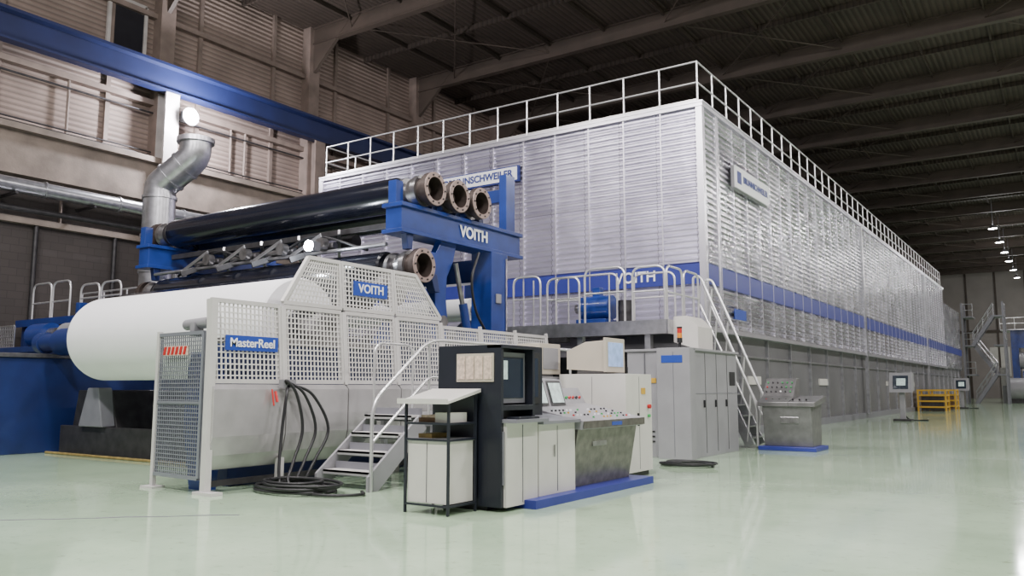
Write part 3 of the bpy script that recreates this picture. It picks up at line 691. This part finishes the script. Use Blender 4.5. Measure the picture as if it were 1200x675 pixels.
# ---------------------------------------------------------------- side desk
b=MB('machine_side_desk')
b.box(-5.98,-4.70,18.8,19.9,.0,.09,STRIPE)
b.prism([(19.05,.09),(19.8,.09),(19.9,1.1),(18.95,1.0)],'X',-5.9,-4.82,SSG)
b.prism([(18.9,.98),(19.9,1.08),(19.9,1.62),(19.7,1.62),(19.35,1.22),(18.9,1.08)],'X',-6.0,-5.3,SSG)
b.prism([(18.9,.98),(19.9,1.08),(19.9,1.22),(18.9,1.08)],'X',-5.3,-4.72,SSG)
random.seed(8)
for i in range(6):
    for j in range(3):
        y=19.42+j*.09; z=1.31+j*.103; b.cyl((-5.93+i*.11,y,z),(-5.93+i*.11,y-.02,z+.013),.018,random.choice([BLK,BLK,RED,GRN,WHITEL]),8)
for i in range(7): b.cyl((-5.85+i*.15,19.12,1.12),(-5.85+i*.15,19.11,1.15),.018,random.choice([BLK,BLK,RED]),8)
b.box(-5.5,-5.1,18.97,19.0,.6,.75,STEEL)
b.build(.01)
def kiosk(x,y,s=1.):
    b=MB('pedestal_operator_panel')
    b.box(x-.35,x+.35,y-.35,y+.35,0,.08,DKMET); b.box(x-.1,x+.1,y-.1,y+.1,.08,1.2,CABG)
    b.prism([(y-.35,1.2),(y+.3,1.3),(y+.3,2.05),(y-.15,2.05)],'X',x-.45,x+.45,CABG)
    b.add([(x-.3,y-.325,1.35),(x+.3,y-.325,1.35),(x+.3,y-.19,1.92),(x-.3,y-.19,1.92)],[(0,1,2,3)],SCR)
    b.add([(x-.15,y-.325,1.5),(x+.2,y-.325,1.5),(x+.2,y-.22,1.8),(x-.15,y-.22,1.8)],[(0,1,2,3)],SCRG)
    b.tube(smooth([(x,y+.2,.3),(x+.2,y+.6,.03),(x+.9,y+.5,.03)]),.03,BLK,6)
    b.build(.01)
kiosk(-6.0,38.6); kiosk(-6.2,64)
for x,y in ((-7.0,55.5),(-6.9,59.5)):
    b=MB('yellow_safety_cage')
    for a in (0,1.5):
        for c in (0,1.5): b.box(x-.75+a-.05,x-.75+a+.05,y+c-.05,y+c+.05,0,1.3,YEL)
    for z in (.25,.6,.95,1.25):
        b.box(x-.75,x+.75,y-.03,y+.03,z-.05,z+.05,YEL); b.box(x-.75,x+.75,y+1.47,y+1.53,z-.05,z+.05,YEL)
        b.box(x+.72,x+.78,y,y+1.5,z-.05,z+.05,YEL); b.box(x-.78,x-.72,y,y+1.5,z-.05,z+.05,YEL)
    b.box(x-.6,x+.6,y+.15,y+1.35,.03,.9,DKMET if y<57 else WOOD)
    b.build()
# far stair tower
b=MB('stair_tower')
tx0,tx1,ty=-7.4,-4.9,84.
lv=[0,2.6,5.2,7.8]
for i in range(3):
    s=1 if i%2==0 else -1; xa,xb=(tx0+.4,tx1-.4) if s>0 else (tx1-.4,tx0+.4)
    for y in (ty+i%2*1.2,ty+i%2*1.2+1.0):
        b.beam((xa,y,lv[i]),(xb,y,lv[i+1]),.08,.3,TOPG); b.tube([(xa,y,lv[i]+1.1),(xb,y,lv[i+1]+1.1)],.04,GALV,6); b.tube([(xa,y,lv[i]+.6),(xb,y,lv[i+1]+.6)],.03,GALV,6)
        for k in range(5): t=k/4; p=(xa+(xb-xa)*t,y,lv[i]+2.6*t); b.tube([p,(p[0],y,p[2]+1.1)],.03,GALV,6)
    for k in range(11):
        t=(k+.5)/11; xx=xa+(xb-xa)*t; z=lv[i]+2.6*t; b.box(xx-.13,xx+.13,ty+i%2*1.2,ty+i%2*1.2+1,z-.03,z+.03,DKMET)
for z in lv[1:]:
    b.box(tx0-.4,tx0+.5,ty-.1,ty+2.4,z-.12,z,TOPG); b.box(tx1-.5,tx1+.4,ty-.1,ty+2.4,z-.12,z,TOPG)
    railing(b,(tx1+.4,ty,z),(tx1+.4,ty+2.3,z),1.1,1.1,.035,GALV); railing(b,(tx0-.4,ty,z),(tx0+.5,ty,z),1.1,1,.035,GALV)
for x in (tx0-.35,tx1+.35):
    for y in (ty,ty+2.3): b.box(x-.08,x+.08,y-.08,y+.08,0,9,TOPG)
b.build()
b=MB('winder_machine'); wx=-1.3
def wb(x0,x1,*a): b.box(x0+wx,x1+wx,*a)
wb(-3.6,1.5,92,98,0,1.6,BLUE); wb(-3.2,-2.6,92.5,97,1.6,7.0,BLUE); wb(0,.8,92.5,97,2.2,6.4,BLUE); wb(-3.2,.8,92.6,94,5.2,6.9,BLUE); wb(-2.4,-.2,92.6,94,1.6,3.0,BLUE)
b.cyl((-2.6+wx,93,4.0),(0+wx,93,4.0),.8,CABG); wb(-4.0,-3,90,91.6,0,1.6,CABG); b.cyl((-3.4+wx,89,1.3),(-2.1+wx,89,1.3),1.0,CABG); wb(-3.4,-2.1,88.6,89.4,0,.4,DKMET)
wb(-4.4,-3.7,95,96,0,3.4,CABW)
railing(b,(-4+wx,92.1,7.0),(.8+wx,92.1,7.0),1.1,1.2,.04)
wb(-4,.8,92,97,6.9,7.0,GALV)
b.build()

# ---------------------------------------------------------------- lamps
def area(name,loc,target,size,power,col=(1.,.96,.94)):
    L=bpy.data.lights.new(name+'_light','AREA'); L.shape='RECTANGLE'; L.size=size[0]; L.size_y=size[1]; L.energy=power; L.color=col
    o=bpy.data.objects.new(name+'_light',L); S.collection.objects.link(o)
    d=Vector(target)-Vector(loc); o.rotation_euler=d.to_track_quat('-Z','Y').to_euler(); o.location=loc
    b=MB(name); q=d.to_track_quat('-Z','Y').to_matrix().to_4x4(); b.xf=Matrix.Translation(loc)@q
    w,h=size[0]/2,size[1]/2
    b.box(-w-.05,w+.05,-h-.05,h+.05,.03,.25,FIX); b.cyl((0,0,.25),(0,0,.5),.03,FIX,8)  # housing made up for the added light
    f=b.build(); o.parent=f
    o.matrix_parent_inverse=Matrix.Identity(4)
    return o
for y,p in ((4,1500),(16,1900),(28,2100),(42,2100),(58,2100),(76,2100),(96,1700),(116,1500)):
    area('added_fill_lamp',(8,y,15.6),(4,y,0),(2.0,1.0),p)  # unseen row added to light the hood side
for x,y,p in ((-3,-2,2500),(-13,-2,2200),(-2,8,1400),(-11,7,1500),(-20,3,700)):
    area('added_fill_lamp',(x,y,15.2),(x,y+7,0),(2.0,1.0),p)  # unseen lights added over the foreground to brighten the hood front
b=MB('pendant_lamp_row')
for y in (80,88,95,102,110,118):
    b.lathe([(.0,.12),(-.3,.36),(-.32,.36)],(-4.6,y,15.2),'Z',FIX,16); b.lathe([(-.3,.0),(-.3,.34)],(-4.6,y,15.2),'Z',LAMPF,16); b.cyl((-4.6,y,15.2),(-4.6,y,17.4),.03,FIX,6)
rowo=b.build()
for y in (88,102,118):
    L=bpy.data.lights.new('pendant','POINT'); L.energy=600; L.shadow_soft_size=.3; o=bpy.data.objects.new('pendant_bulb',L); S.collection.objects.link(o); o.location=(-4.6,y,14.6); o.parent=rowo
# flood lamp on column
b=MB('column_floodlight'); fy=17.85
b.box(XL+1.05,XL+1.35,fy-.22,fy+.25,11.3,11.7,FIX); b.box(XL+.5,XL+1.1,fy-.2,fy-.1,11.45,11.55,FIX)
b.lathe([(0,.0),(.06,.14),(0,.30)],(XL+1.37,fy,11.5),'X',LAMP,24); b.lathe([(-.05,.24),(0.0,.34)],(XL+1.37,fy,11.5),'X',FIX,24)
fl=b.build()
L=bpy.data.lights.new('flood','POINT'); L.energy=2800; L.shadow_soft_size=.25; L.color=(.95,.94,1); o=bpy.data.objects.new('flood_bulb',L); S.collection.objects.link(o); o.location=(XL+1.9,fy,11.5); o.parent=fl
L=bpy.data.lights.new('worklamp','POINT'); L.energy=90; L.shadow_soft_size=.08; L.color=(.8,.9,1); o=bpy.data.objects.new('work_bulb',L); S.collection.objects.link(o); o.location=(-12.3,10.8,4.19); o.parent=bpy.data.objects['work_lamp']

# ---------------------------------------------------------------- world + camera
w=bpy.data.worlds.new('World'); S.world=w; w.use_nodes=True
w.node_tree.nodes['Background'].inputs[0].default_value=(.84,.76,.82,1); w.node_tree.nodes['Background'].inputs[1].default_value=.32
cam=bpy.data.cameras.new('camera'); cam.lens=28.8; cam.sensor_width=36; cam.clip_end=500
co=bpy.data.objects.new('camera',cam); S.collection.objects.link(co); S.camera=co
yaw=math.atan2(655,967); pt=math.atan(117/960)
R=Vector((math.cos(yaw),math.sin(yaw),0)); F=Vector((-math.sin(yaw)*math.cos(pt),math.cos(yaw)*math.cos(pt),math.sin(pt))); Uv=R.cross(F)
m=Matrix((R,Uv,-F)).transposed().to_4x4(); m.translation=(0,0,1.4); co.matrix_world=m
